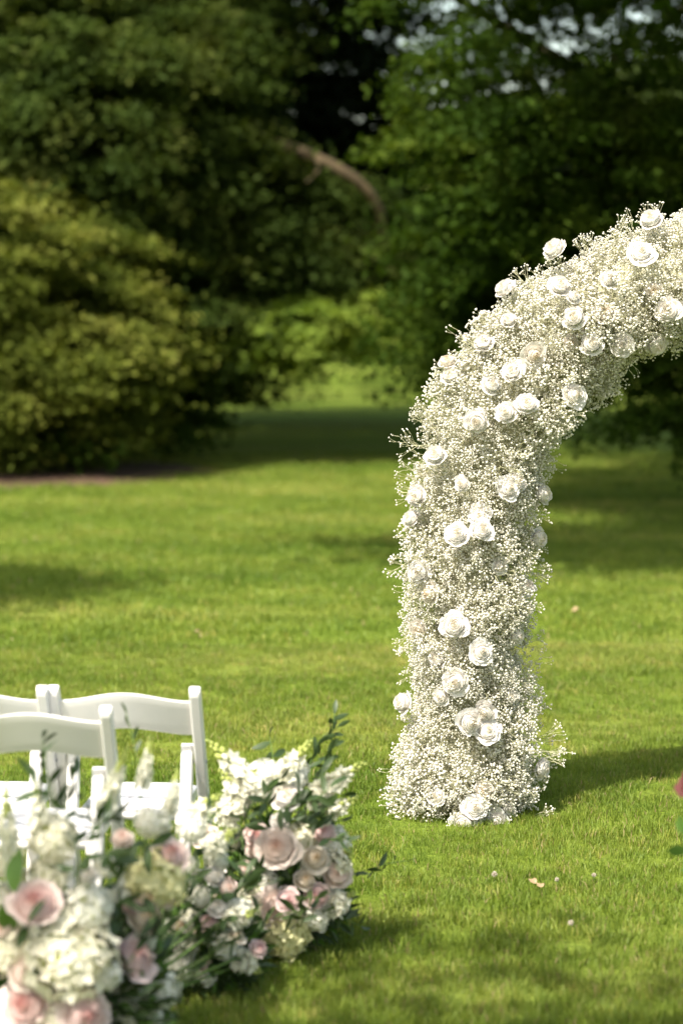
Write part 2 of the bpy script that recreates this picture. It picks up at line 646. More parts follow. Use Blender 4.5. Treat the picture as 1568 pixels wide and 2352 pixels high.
make_tree('maple_tree', 'big olive green tree with layered sprays and a bare arching brown limb', (-3.0, 31.5, 0), 9, .34,
          [(-2.9, 28.6, 4.0, 2.0, 1.8, 1.5, 430, .55), (-1.6, 29.2, 2.9, 1.9, 1.6, 1.0, 330, .5), (-.5, 29.6, 2.2, 1.35, 1.2, .62, 150, .5), (.1, 30.2, 1.95, 1.2, .9, .42, 110, .5), (-1.7, 28.6, 1.0, .7, .6, .35, 40, .5),
           (-1.8, 28.4, 1.7, 1.3, 1.1, .7, 140, .5), (-4.7, 29.5, 4.6, 1.6, 1.6, 1.4, 200, .5), (-2.2, 29.6, 5.2, 1.5, 1.3, .6, 120, .5),
           (-3.9, 29.0, 6.0, 1.0, 1.0, .5, 60, .5)],
          'maple_leaf', 21, extra=arch_limb, leaf=.095, per=145, csize=.5, limbs=14)

# tall tree, leaves coloured near black as deep shade, fills the centre, crown mostly above the picture
make_tree('shade_tree', 'tall dark tree in the centre, its leaves coloured almost black as deep shade', (-3.2, 38, 0), 13, .5,
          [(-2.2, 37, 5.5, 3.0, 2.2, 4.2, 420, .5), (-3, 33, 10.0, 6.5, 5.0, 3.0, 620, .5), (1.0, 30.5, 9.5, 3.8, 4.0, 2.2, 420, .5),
           (-5.6, 36, 5, 2.4, 2, 4.2, 260, .5), (1.4, 36.5, 3.2, 1.5, 1.6, 1.8, 140, .5), (-4.5, 43, 10.8, 8, 9, .8, 120, .3), (-6, 60, 11.4, 9, 8, .7, 380, .3)],  # last two patches added out of view to shade the far lawn
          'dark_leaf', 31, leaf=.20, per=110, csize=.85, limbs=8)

# green tree on the right with low hanging sprays
make_tree('beech_tree', 'fresh green tree on the right with sprays hanging low over the shaded lawn', (5.4, 25.5, 0), 10, .33,
          [(2.4, 21.2, 4.1, 1.5, 1.7, 1.1, 85, .6), (2.2, 21.4, 3.0, 1.4, 1.2, .9, 200, .6), (1.6, 22.4, 2.2, 1.0, 1.0, .6, 120, .6),
           (3.6, 21.3, 2.6, 1.5, 1.3, .85, 150, .6), (1.9, 22.6, 1.45, 1.0, .9, .5, 90, .6), (3.4, 20.6, 1.55, 1.3, .9, .42, 110, .6),
           (3.0, 20.3, .95, .6, .5, .28, 32, .6), (1.35, 22.8, 1.6, .8, .7, .42, 70, .6), (4.4, 23, 4.4, 2.2, 2.0, 1.3, 45, .6), (1.6, 22.6, 3.7, .9, .9, .8, 90, .6),
           (2.9, 23.6, 5.25, 2.6, 1.3, .6, 225, .5), (1.3, 23.0, 4.9, .9, .8, .6, 34, .6)],
          'beech_leaf', 41, leaf=.085, per=112, csize=.40, limbs=14, flat=.25, droop=.4)

# its upper crown and the neighbours, which shade the lawn behind the arch
make_tree('canopy_tree', 'tall tree on the right whose high crown shades the lawn behind the arch', (6.5, 16.5, 0), 5.2, .3,
          [(2.4, 15.7, 5.4, 3.9, 2.1, .8, 420, .3), (4.2, 19.6, 6.4, 3.9, 2.2, .6, 260, .3), (4.2, 24.5, 8.6, 4.8, 3.4, .6, 330, .3)],
          'beech_leaf', 51, leaf=.2, per=60, csize=.8, limbs=8)

# far trees beyond the lawn and on the hill
far_specs = [(-16, 62, 11, 5.5), (-8, 66, 13, 6.5), (-3.5, 70, 12, 5.0), (10.5, 84, 6.5, 4.0), (-24, 70, 14, 7), (14.5, 96, 8, 4.6), (21, 88, 12, 5.5)]
far_labels = ['rounded dark tree far behind the shrub at the left edge', 'tallest dark tree far behind the olive green tree',
              'dark tree far behind the centre of the lawn', 'pale round tree on the far slope behind the fresh green tree',
              'broad dark tree farthest to the left beyond the lawn', 'small rounded tree on the hillside at the far right',
              'tall tree on the hillside beyond the right edge']
for i, (x, y, h, r_) in enumerate(far_specs):
    z0 = zg(x, y)
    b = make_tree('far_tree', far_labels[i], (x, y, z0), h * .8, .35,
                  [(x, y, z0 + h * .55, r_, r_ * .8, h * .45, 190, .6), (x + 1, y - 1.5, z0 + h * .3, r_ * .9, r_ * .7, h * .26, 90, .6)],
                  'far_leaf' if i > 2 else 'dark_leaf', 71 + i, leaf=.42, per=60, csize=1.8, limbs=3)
    b['group'] = 'trees beyond the lawn'

# trees outside the picture whose shade falls on the lawn
make_tree('lawn_tree', 'broad tree left of the picture casting the shade patch on the sunlit lawn', (-7.5, 13.0, 0), 8, .3,
          [(-5.2, 12.3, 6.0, 1.1, .65, .5, 150, .2)], 'beech_leaf', 91, leaf=.2, per=60, csize=.8, limbs=5)
make_tree('lawn_tree', 'broad tree behind the camera casting dappled shade over the near flowers', (-6.5, -2.5, 0), 9, .35,
          [(-1.8, .2, 7.0, 1.8, 2.1, .9, 125, .2), (.6, .2, 7.6, 2.4, 1.3, .8, 120, .2)], 'beech_leaf', 95, leaf=.16, per=60, csize=.8, limbs=6)


# ------------------------------------------------------------------ roses
def petal_pts(phi, hw, r0, r1, h, curl, z0=0, nu=7, nv=6, ruf=.03, seed=0, point=0.0):
    """one cupped petal: rows from base to rim"""
    pts, rim = [], []
    for j in range(nv):
        v_ = j / (nv - 1)
        for i in range(nu):
            u = -1 + 2 * i / (nu - 1)
            wv = sqrt(max(0, 1 - (1 - min(1, v_ * 1.9 + .3)) ** 2))
            edge = 1 - (.13 - point) * abs(u) ** 3 - point * abs(u) * .9
            vv = v_ * edge
            r = r0 + (r1 - r0) * min(1, vv * 1.25) ** .8
            k = max(0, vv - .55) / .45
            z = h * vv
            if curl > 0:
                r += curl * k * k * r1
                z -= curl * k * k * h * .6
            else:
                r += curl * k * r1
            n_ = noise.noise((u * 1.6 + seed * 3.1, v_ * 1.8, seed * 7.7))
            n2 = noise.noise((u * 3.6 + seed * 1.3, v_ * 3.0, seed * 2.7 + 9))
            r += ruf * (n_ * 1.5 + n2 * .7) * vv
            z += ruf * n2 * vv * 1.3
            a = phi + u * hw * wv
            pts.append((r * cos(a), r * sin(a), z0 + z))
            rim.append(min(1, max(0, r)))
    return pts, rim


def set_rim(me, rim):
    a = me.attributes.new('rim', 'FLOAT', 'POINT')
    a.data.foreach_set('value', np.array(rim, dtype=np.float32))


def rose_meshes(seed, openness=1.0, size=.5):
    """unit rose, rim radius 1; returns heart mesh and list of outer petal meshes"""
    rd = random.Random(seed)
    mb = MB(); rim = []
    a = rd.uniform(0, 6)
    spec = []
    # tight spiral of many rings, each a little wider and lower
    o_ = openness
    for q, (n, r1) in enumerate(((2, .07), (3, .13), (3, .20), (3, .27), (3, .35), (4, .43), (4, .52), (5, .62))):
        a += rd.uniform(.5, 1.1)
        h = .95 - .40 * (r1 / .62) ** 1.3 * o_ + rd.uniform(-.015, .015)
        for k in range(n):
            sc2 = rd.uniform(.93, 1.07)
            pp, rr = petal_pts(a + 2 * pi * k / n + rd.uniform(-.2, .2), pi / n * rd.uniform(1.15, 1.4), r1 * .72, r1 * sc2,
                               h * rd.uniform(.96, 1.03), -.30 + .05 * q if q < 5 else (.05 + .04 * (q - 5)) * o_, seed=rd.uniform(0, 50), ruf=.025 + .006 * q)
            mb.grid(pp, 7, 6); rim += rr
    # filler dome added under the rims to keep the petal gaps bright
    dome = []
    for j in range(9):
        th = pi / 2 * j / 8
        for i in range(16):
            b_ = 2 * pi * i / 16
            rr_ = .64 * sin(th)
            z_ = (.95 - .40 * (rr_ / .62) ** 1.3 * o_) - .13 - .3 * max(0, (j - 7))
            dome.append((rr_ * cos(b_), rr_ * sin(b_), z_)); rim.append(rr_)
    mb.grid(dome, 16, 9, closed=True)
    # sepals and calyx below
    cal = MB()
    heart = (mb, rim)
    outer = []
    for (n, r0, r1, h, hw, curl) in ((5, .46, .74, .46, .80, .18), (5, .46, .90, .34, .82, .24)):
        a += rd.uniform(.3, .8)
        for k in range(n):
            pm = MB()
            pp, rr = petal_pts(a + 2 * pi * k / n + rd.uniform(-.2, .2), hw * rd.uniform(.85, 1.15), r0, r1 * rd.uniform(.88, 1.1) * (.85 + .15 * openness),
                               h * rd.uniform(.8, 1.15), curl * openness * rd.uniform(.6, 1.4), nu=9, nv=7, seed=rd.uniform(0, 50), ruf=.14, point=rd.choice((0, .06, .12)))
            pm.grid(pp, 9, 7)
            outer.append((pm, rr))
    return heart, outer


ROSES = [rose_meshes(s, o_) for s, o_ in ((1, .9), (2, .6), (3, 1.1), (4, .4), (5, .8), (6, .7), (7, .5), (8, 1.0))]
_rc = {}


def rose(variant, matk, parent, loc, face, radius, twist=0.0, label=None, name='rose', squash=1.0):
    """rose part with petal sub-parts; face is the direction it opens to"""
    key = (variant, matk)
    if key not in _rc:
        (hm, hr), outer = ROSES[variant]
        me = hm.mesh('rose_heart', M[matk]); set_rim(me, hr)
        oms = []
        for pm, rr in outer:
            q = pm.mesh('petal', M[matk]); set_rim(q, rr)
            oms.append(q)
        _rc[key] = (me, oms)
    me, oms = _rc[key]
    q = Vector(face).to_track_quat('Z', 'Y') @ Quaternion((0, 0, 1), twist)
    o = bpy.data.objects.new(name, me)
    link(o, parent)
    o.rotation_mode = 'QUATERNION'
    o.rotation_quaternion = q
    o.scale = (radius, radius, radius * squash)
    o.location = Vector(loc) - (q @ Vector((0, 0, 1))) * radius * .45
    if label:
        o['label'] = label
    for m_ in oms:
        link(bpy.data.objects.new('petal', m_), o)
    return o


# ------------------------------------------------------------------ flower arch
ARCH_Y = 8.72
cl_px = [(1072, 1905), (1072, 1800), (1076, 1650), (1070, 1500), (1070, 1380), (1088, 1230), (1100, 1110), (1130, 1000), (1192, 895), (1262, 800),
         (1345, 730), (1450, 668), (1568, 636), (1690, 622)]
CL = [P(a, b, ARCH_Y) for a, b in cl_px]
CL[0].z = 0
TOPX = CL[-1].x
CLR = [Vector((2 * TOPX - p.x, p.y, p.z)) for p in reversed(CL[:-1])]
CLALL = CL + CLR
RAD_L = [.235, .255, .215, .215, .215, .215, .225, .23, .235, .232, .228, .225, .225, .225]
RAD = RAD_L + list(reversed(RAD_L[:-1]))


def resample(pts, rad, step):
    out, orad = [], []
    for i in range(len(pts) - 1):
        n = max(1, int((pts[i + 1] - pts[i]).length / step))
        for k in range(n):
            t_ = k / n
            p0, p1, p2, p3 = pts[max(i - 1, 0)], pts[i], pts[i + 1], pts[min(i + 2, len(pts) - 1)]
            out.append(.5 * ((2 * p1) + (-p0 + p2) * t_ + (2 * p0 - 5 * p1 + 4 * p2 - p3) * t_ * t_ + (-p0 + 3 * p1 - 3 * p2 + p3) * t_ ** 3))
            orad.append(rad[i] * (1 - t_) + rad[i + 1] * t_)
    out.append(pts[-1]); orad.append(rad[-1])
    return out, orad


PATH, PRAD = resample(CLALL, RAD, .02)
arch = thing('flower_arch', 'tall round arch covered in white baby\'s breath and white roses standing on the lawn', 'flower arch', (CL[0].x, ARCH_Y, 0))
AB = Vector(arch.location)

# black iron frame: two parallel tubes with rungs
for dy in (-.06, .06):
    f = MB()
    f.tube([p - AB + Vector((0, dy, 0)) for p in PATH[::6]] + [PATH[-1] - AB + Vector((0, dy, 0))], .011, 6)
    f.build('frame_tube', M['iron'], arch)
f = MB()
for i in range(6, len(PATH), 14):
    p = PATH[i] - AB
    f.tube([p + Vector((0, -.06, 0)), p + Vector((0, .06, 0))], .006, 5)
f.build('frame_rung', M['iron'], arch)
# packed stems inside
core = MB()
pts = []
cp = PATH[::2]
for i, p in enumerate(cp):
    tg = (cp[min(i + 1, len(cp) - 1)] - cp[max(i - 1, 0)]).normalized()
    sd_ = Vector((0, 1, 0)); bn = tg.cross(sd_).normalized()
    for k in range(20):
        a = 2 * pi * k / 20
        rr = PRAD[i * 2 if i * 2 < len(PRAD) else -1] * .50 * (1 + .35 * noise.noise((i * .35, cos(a) * 2.5, sin(a) * 2.5)))
        q = p + (sd_ * cos(a) + bn * sin(a)) * rr - AB
        q.z = max(q.z, .005)
        pts.append(q)
core.grid(pts, 20, len(cp), closed=True)
core.build('stem_core', M['gyp_core'], arch)


# a spray of baby's breath: branching stems with little double blossoms
def bud_ico(r, seed):
    bm = bmesh.new()
    bmesh.ops.create_icosphere(bm, subdivisions=1, radius=r)
    rd = random.Random(seed)
    for v in bm.verts:
        v.co *= rd.uniform(.78, 1.22)
    V = [tuple(v.co) for v in bm.verts]; F = [tuple(x.index for x in f_.verts) for f_ in bm.faces]
    bm.free()
    return V, F


ICO = [bud_ico(1, s) for s in range(5)]


def gyp_spray(seed, length=.13, spread=.5, buds_=46, budr=.0038, trunk=.35, sr=.0007):
    rd = random.Random(seed)
    mb = MB()
    ends = []

    def branch(p, d, ln, lvl, r):
        q = p + d * ln
        mid = p.lerp(q, .5) + Vector((rd.uniform(-1, 1), rd.uniform(-1, 1), rd.uniform(-1, 1))) * ln * .07
        mb.tube([p, mid, q], [r, r * .85, r * .7], 3, 1, cap=False)
        if lvl == 0:
            ends.append((q, d)); return
        n = rd.choice((2, 3, 3)) if lvl > 1 else rd.choice((2, 2, 3))
        for k in range(n):
            dd = (d + Vector((rd.gauss(0, 1), rd.gauss(0, 1), rd.gauss(0, .7))) * spread).normalized()
            branch(q, dd, ln * rd.uniform(.55, .85), lvl - 1, r * .75)
    lv = 3
    while len(ends) < buds_:
        d0 = Vector((rd.gauss(0, spread * .8), rd.gauss(0, spread * .8), 1)).normalized()
        branch(Vector((rd.uniform(-.01, .01), rd.uniform(-.01, .01), 0)), d0, length * trunk, lv, sr * 1.7)
    for q, d in ends:
        V, F = ICO[rd.randrange(5)]
        r = budr * rd.uniform(.72, 1.2)
        s2 = rd.uniform(.75, 1.0)
        mb.add([(q.x + v[0] * r, q.y + v[1] * r, q.z + v[2] * r * s2) for v in V], F, 0)
    return mb


gyp = [gyp_spray(100 + i, .135, .42 + .03 * i, 44).mesh('spray', [M['gyp_bud'], M['gyp_stem']]) for i in range(6)]
n = 0
pv, rt, sc_, vi = [], [], [], []
rd = random.Random(55)
for i in range(0, len(PATH) - 1):
    p = PATH[i]
    tg = (PATH[min(i + 1, len(PATH) - 1)] - PATH[max(i - 1, 0)]).normalized()
    sd_ = Vector((0, 1, 0)); bn = tg.cross(sd_).normalized()
    for k in range(16):
        a = rd.uniform(0, 2 * pi)
        nrm = sd_ * cos(a) + bn * sin(a)
        R = PRAD[i] * (1 + .26 * noise.noise((p.x * 4.5 + cos(a) * 1.2, p.z * 4.5 + 5, sin(a) * 1.2)))
        cl = noise.noise((p.x * 11, p.z * 11, a * 1.6)) * .8
        rr = R * rd.uniform(.46, .62) * (1 + .34 * cl)
        q = p + nrm * rr + tg * rd.uniform(-.02, .02)
        d = (nrm + tg * rd.gauss(0, .5) + Vector((rd.gauss(0, .3), rd.gauss(0, .3), rd.gauss(0, .3)))).normalized()
        if q.z < .02:
            q.z = .02
        if q.z < .12 and d.z < 0:
            d.z = abs(d.z) * .4; d.normalize()
        e = (d.to_track_quat('Z', 'Y') @ Quaternion((0, 0, 1), rd.uniform(0, 6.28))).to_euler()
        s = R / .225 * rd.uniform(.75, 1.12) * (1 + .2 * cl)
        if q.z + d.z * .12 * s < .01:
            continue
        pv.append(q - AB); rt.append(tuple(e)); sc_.append(s); vi.append(rd.randrange(6))
me = bpy.data.meshes.new('babys_breath')
me.from_pydata(pv, [], [])
bb = link(bpy.data.objects.new('babys_breath', me), arch)
gn_scatter(bb, gyp, rt, sc_, vi)
tag(bb, kind='stuff', label='dense cloud of tiny white baby\'s breath blossoms')

# stray sprigs poking out of the outline, each its own part
def near_path(x, z):
    best, bi = 1e9, 0
    for i, p in enumerate(PATH):
        d2 = (p.x - x) ** 2 + (p.z - z) ** 2
        if d2 < best:
            best, bi = d2, i
    return bi


sprig = [gyp_spray(300 + i, .17, .30, 12, .0036, .38, .0009).mesh('sprig', [M['gyp_bud'], M['gyp_stem']]) for i in range(4)]
tips = [(905, 1000), (930, 985), (940, 945), (890, 1440), (885, 1760), (900, 1790), (1285, 1715), (1275, 1790), (1280, 1690), (1255, 1195), (1245, 1270),
        (1400, 890), (1385, 905), (1310, 985), (1245, 1490), (1240, 1590), (1235, 1660), (985, 870), (1195, 620), (1240, 600), (1440, 490), (1390, 500),
        (1340, 535), (1530, 480), (1050, 765), (1015, 810), (915, 1090), (925, 1225), (915, 1345), (920, 1545), (935, 1690), (1265, 1885), (898, 1850),
        (1150, 690), (1480, 480), (1300, 560), (1440, 850), (1340, 930), (1270, 1040), (1215, 1400), (1250, 1330)]
for k, (a, b) in enumerate(tips + [(a_ + 8, b_ + 22) for a_, b_ in tips[::2]]):
    tp = P(a, b, ARCH_Y - rd.uniform(-.03, .08))
    i = near_path(tp.x, tp.z)
    src = PATH[i].copy(); src.y = tp.y
    d = (tp - src).normalized()
    st = tp - d * .145
    o = bpy.data.objects.new('sprig', sprig[k % 4])
    link(o, arch)
    o.location = st - AB
    o.rotation_mode = 'QUATERNION'
    o.rotation_quaternion = d.to_track_quat('Z', 'Y') @ Quaternion((0, 0, 1), rd.uniform(0, 6.28))
    o.scale = (rd.uniform(.85, 1.05),) * 3

# roses: (px, py, radius px, depth fraction: 1 proud / .6 veiled by blossom)
ar = [(1498, 517, 30, 1.0), (1283, 583, 30, 1.12), (1470, 592, 31, 1), (1278, 667, 33, 1), (1168, 675, 28, 1.05), (1320, 732, 30, 1), (1388, 716, 28, .78),
      (1537, 716, 34, 1), (1572, 716, 24, .95), (1170, 738, 22, .82), (1112, 792, 24, .85), (1355, 793, 31, 1), (1425, 793, 32, 1), (1500, 785, 30, 1.05),
      (1228, 815, 28, .78), (1312, 785, 22, .78), (1175, 850, 28, .84), (1130, 882, 27, .88), (1038, 875, 29, 1.05), (1028, 838, 25, .8), (1308, 913, 32, 1.0),
      (1206, 935, 33, 1), (1163, 946, 28, .93), (1096, 967, 32, 1.02), (1002, 1055, 28, 1.02), (963, 1140, 29, 1.0), (1158, 1126, 30, 1), (1188, 1106, 27, .93),
      (1230, 1140, 29, 1.0), (948, 1195, 24, .95), (1045, 1235, 31, 1), (1102, 1223, 31, 1.02), (1100, 1183, 24, .82), (1230, 1235, 27, .85), (963, 1312, 30, 1.0),
      (1200, 1357, 29, 1.0), (983, 1362, 27, .8), (1043, 1440, 35, 1.02), (1097, 1497, 29, 1.0), (1003, 1512, 26, .86), (1047, 1562, 31, 1), (937, 1615, 28, 1.02),
      (1070, 1657, 32, 1.03), (1112, 1637, 29, .98), (1117, 1687, 29, 1.0), (1228, 1762, 32, 1.0), (1112, 1818, 26, .8), (1500, 665, 26, .78), (1088, 1868, 29, 1.0),
      (1062, 1893, 34, .98), (1136, 1892, 30, .9), (960, 1440, 25, .8), (1085, 1880, 25, .95),
      (1308, 690, 20, 1.0), (1400, 640, 22, .86), (1060, 1110, 22, .84), (1150, 1300, 22, .84), (1180, 1460, 22, .84), (1010, 1600, 22, .84), (1170, 1600, 20, .84), (1000, 1830, 24, .84), (1170, 1860, 24, .86)]
for k, (a, b, r_, f_) in enumerate(ar):
    c0 = P(a, b, ARCH_Y)
    i = near_path(c0.x, c0.z)
    R = PRAD[i] * .97
    ctr = PATH[i]
    dx, dz = c0.x - ctr.x, c0.z - ctr.z
    rr = min(math.hypot(dx, dz), R * .97)
    dep = sqrt(R * R - rr * rr)
    pos = P(a, b, ARCH_Y - dep * f_)
    nrm = Vector((dx * .9, -dep - .10, dz * .9 + .05)).normalized()
    nrm = (nrm + Vector((rd.uniform(-.5, .5), 0, rd.uniform(-.3, .5)))).normalized()
    if pos.z < .06:
        pos.z = .06
    edge = rr / R
    if f_ < 1 and edge < .7:
        pos = P(a, b, ARCH_Y - dep - .035 + (1 - f_) * .18)
    else:
        pos.y -= .012
        pos += nrm * (.034 if f_ >= 1 else .018)
    rad = r_ / 637 * rd.uniform(.88, 1.06)
    mk = 'white_rose' if f_ > .81 else 'veiled_rose'
    rose((0, 5, 7, 1, 4, 6)[k % 6] if edge < .75 else (1, 3, 6)[k % 3], mk, arch, pos - AB, nrm, rad, rd.uniform(0, 6.28), squash=rd.uniform(.9, 1.1),
         label=None if f_ > .81 else 'white rose sunk among the baby\'s breath')
# a few on the unseen half of the arch
for i in range(len(PATH) // 2 + 12, len(PATH) - 8, 11):
    a = rd.uniform(-2.6, -.5)
    tg = (PATH[i + 1] - PATH[i - 1]).normalized(); bn = tg.cross(Vector((0, 1, 0)))
    nrm = (Vector((0, 1, 0)) * sin(a) + bn * cos(a)).normalized()
    rose(i % 5, 'white_rose', arch, PATH[i] + nrm * PRAD[i] - AB, nrm, .05, rd.uniform(0, 6))


# ------------------------------------------------------------------ folding chairs
def bar(mb, a, b, wx, wy, xdir=Vector((1, 0, 0)), m=0, round_a=False, round_b=False, ch=.15):
    """flat bar with chamfered section from a to b; wx lateral, wy fore-aft; rounded ends lie in the wy plane"""
    a, b = Vector(a), Vector(b)
    t_ = (b - a).normalized()
    x = xdir.normalized()
    y = t_.cross(x).normalized()
    sec = []
    c = ch * min(wx, wy)
    for sx, sy, fx, fy in ((1, 1, 0, 1), (1, 1, 1, 0), (1, -1, 1, 0), (1, -1, 0, 1), (-1, -1, 0, 1), (-1, -1, 1, 0), (-1, 1, 1, 0), (-1, 1, 0, 1)):
        sec.append((sx * (wx / 2 - (c if fy else 0)), sy * (wy / 2 - (c if fx else 0))))
    stations = []
    L = (b - a).length

    def cap(sgn):
        return [(wy / 2 * (1 - cos(q)), sin(q)) for q in (.12, .35, .65, 1.0, pi / 2)]
    if round_a:
        stations += [(d, k) for d, k in cap(1)]
    else:
        stations += [(0, 1)]
    if round_b:
        stations += [(L - d, k) for d, k in reversed(cap(1))]
    else:
        stations += [(L, 1)]
    pts = []
    for d, k in stations:
        for (u, v) in sec:
            pts.append(a + t_ * d + x * u + y * v * k)
    mb.grid(pts, 8, len(stations), m, closed=True)
    o_ = len(mb.v) - len(pts)
    mb.f.append(tuple(o_ + i for i in range(8))[::-1]); mb.m.append(m)
    o2 = len(mb.v) - 8
    mb.f.append(tuple(o2 + i for i in range(8))); mb.m.append(m)


def bevel_mod(o, w=.003, seg=2):
    md = o.modifiers.new('bevel', 'BEVEL')
    md.width = w; md.segments = seg; md.limit_method = 'ANGLE'; md.angle_limit = radians(40)


def box_panel(name, fn, nu, nv, thick, matk, parent):
    """closed sheet of given thickness: fn(u,v) -> point, normal fore-aft"""
    mb = MB()
    front = [fn(i / (nu - 1), j / (nv - 1), 0) for j in range(nv) for i in range(nu)]
    back = [fn(i / (nu - 1), j / (nv - 1), thick) for j in range(nv) for i in range(nu)]
    mb.grid(front, nu, nv)
    o_ = len(mb.v)
    mb.v.extend([tuple(p) for p in back])
    for j in range(nv - 1):
        for i in range(nu - 1):
            a = o_ + j * nu + i
            mb.f.append((a, a + nu, a + nu + 1, a + 1)); mb.m.append(0)
    for i in range(nu - 1):
        for j in (0, nv - 1):
            a, b = j * nu + i, j * nu + i + 1
            mb.f.append((a, a + o_, b + o_, b) if j == 0 else (b, b + o_, a + o_, a)); mb.m.append(0)
    for j in range(nv - 1):
        for i in (0, nu - 1):
            a, b = j * nu + i, (j + 1) * nu + i
            mb.f.append((b, b + o_, a + o_, a) if i == 0 else (a, a + o_, b + o_, b)); mb.m.append(0)
    bmm = bmesh.new()
    me = mb.mesh(name, M[matk])
    bmm.from_mesh(me); bmesh.ops.recalc_face_normals(bmm, faces=bmm.faces); bmm.to_mesh(me); bmm.free()
    o = link(bpy.data.objects.new(name, me), parent)
    return o


def make_chair(label, loc, yaw):
    root = thing('folding_chair', label, 'chair', loc, 'white folding chairs beside the aisle')
    root.rotation_euler = (0, 0, yaw)
    HW, TOP = .205, .785
    py = lambda z: .43 * (TOP - z) / TOP           # post runs from top back to front foot
    for s in (-1, 1):
        mb = MB()
        bar(mb, (s * HW, py(0), 0), (s * HW, py(TOP), TOP), .031, .040, round_b=True)
        mb.build('back_post', M['resin'], root, smooth_=False)
        mb = MB()
        xi = s * (HW - .038)
        bar(mb, (xi, -.02, 0), (xi, .125, .60), .033, .042, round_b=True)
        mb.build('rear_leg', M['resin'], root, smooth_=False)
        mb = MB()
        mb.tube([(s * (HW + .019), py(.545) + .002, .545), (s * (HW - .045), py(.545) + .002, .545)], .0045, 8)
        mb.build('pivot_bolt', M['steel'], root)
        mb = MB()
        bar(mb, (s * (HW - .068), .13, .375), (s * (HW - .068), .49, .385), .02, .035)
        mb.build('seat_rail', M['resin'], root, smooth_=False)

    def crest(u, v, th):
        x = (-1 + 2 * u) * (HW - .012)
        bow = .016 * (1 - (2 * u - 1) ** 2)
        wv = .5 + .5 * cos((2 * u - 1) * pi)
        zt = .742 + .026 * wv; zb = .634 + .022 * wv
        z = zb + (zt - zb) * v
        return Vector((x, py(z) - bow - .009 + th, z))
    cr = box_panel('back_panel', crest, 25, 5, .018, 'resin', root)
    bevel_mod(cr, .005, 3)

    def pad(u, v, th):
        x = (-1 + 2 * u) * .150; y = .135 + .345 * v
        pf = (1 - abs(2 * u - 1) ** 6) * (1 - abs(2 * v - 1) ** 6)
        return Vector((x, y, .392 + (.012 + .02 * pf if th else 0)))
    box_panel('seat_pad', pad, 15, 15, .03, 'vinyl', root)

    def sf(u, v, th):
        return Vector(((-1 + 2 * u) * .126, .13 + .355 * v, .370 + (.021 if th else 0)))
    box_panel('seat_frame', sf, 2, 2, .02, 'resin', root)
    for (z, y) in ((.16, py(.16)), (.10, .004)):
        mb = MB()
        w_ = HW - (.014 if y > .2 else .04)
        bar(mb, (-w_, y, z), (w_, y, z), .012, .028, xdir=Vector((0, 1, 0)))
        mb.build('stretcher', M['resin'], root, smooth_=False)
    return root


def chair_at(px, py_, d, yaw, label):
    """px, py_: where the top of the right post stands"""
    p = P(px, py_, d)
    hw = Vector((cos(yaw), sin(yaw), 0)) * .205
    make_chair(label, (p.x - hw.x, p.y - hw.y, min(0, p.z - .785)), yaw)


chair_at(447, 1580, 6.86, radians(-4), 'white folding chair nearest the tall flowers, right one of the back row')
chair_at(96, 1577, 6.86, radians(-3), 'white folding chair cut off by the left edge, behind the nearest chair')
chair_at(243, 1623, 6.33, radians(-3), 'nearest white folding chair, in front of the two others')


# ------------------------------------------------------------------ arrangement flowers
def floret(mb, c, nrm, r, npet, m, rd, cup=.25):
    q = nrm.to_track_quat('Z', 'Y') @ Quaternion((0, 0, 1), rd.uniform(0, 6.28))
    for k in range(npet):
        a = 2 * pi * k / npet
        hw = pi / npet * 1.05
        pts = [Vector((0, 0, 0)), Vector((r * .62 * cos(a - hw), r * .62 * sin(a - hw), r * cup * .8)),
               Vector((r * 1.0 * cos(a), r * 1.0 * sin(a), r * cup * rd.uniform(.4, 1.8))), Vector((r * .62 * cos(a + hw), r * .62 * sin(a + hw), r * cup * .8))]
        mb.add([c + q @ v for v in pts], [(0, 1, 2), (0, 2, 3)], m)


def hydrangea_mesh(seed, matk, n=150):
    rd = random.Random(seed)
    mb = MB()
    for i in range(n):
        z = 1 - 1.75 * (i + .5) / n; a = i * 2.399963
        s = sqrt(max(0, 1 - z * z))
        d = Vector((s * cos(a), s * sin(a), z))
        rr = 1 + .16 * noise.noise((d.x * 2.2 + seed, d.y * 2.2, d.z * 2.2)) * 2 + rd.uniform(-.05, .05)
        c = Vector((d.x, d.y, d.z * .8)) * rr * .86
        floret(mb, c, (d + Vector((rd.gauss(0, .25), rd.gauss(0, .25), rd.gauss(0, .25)))).normalized(), rd.uniform(.17, .25), 4, 0, rd)
        mb.add([c - d * .02 + Vector(v) * .02 for v in ICO[0][0]], ICO[0][1], 1)
    # inner green dome
    pts = []
    for j in range(7):
        th = pi * j / 6
        for i in range(12):
            a = 2 * pi * i / 12
            pts.append((.70 * sin(th) * cos(a), .70 * sin(th) * sin(a), .58 * cos(th)))
    mb.grid(pts, 12, 7, 1, closed=True)
    return mb.mesh('hydrangea', [M[matk], M['bud_green']])


HYD = {}
for k_ in ('hyd_white', 'hyd_cream', 'hyd_yellow'):
    HYD[k_] = [hydrangea_mesh(s, k_) for s in (1, 2)]


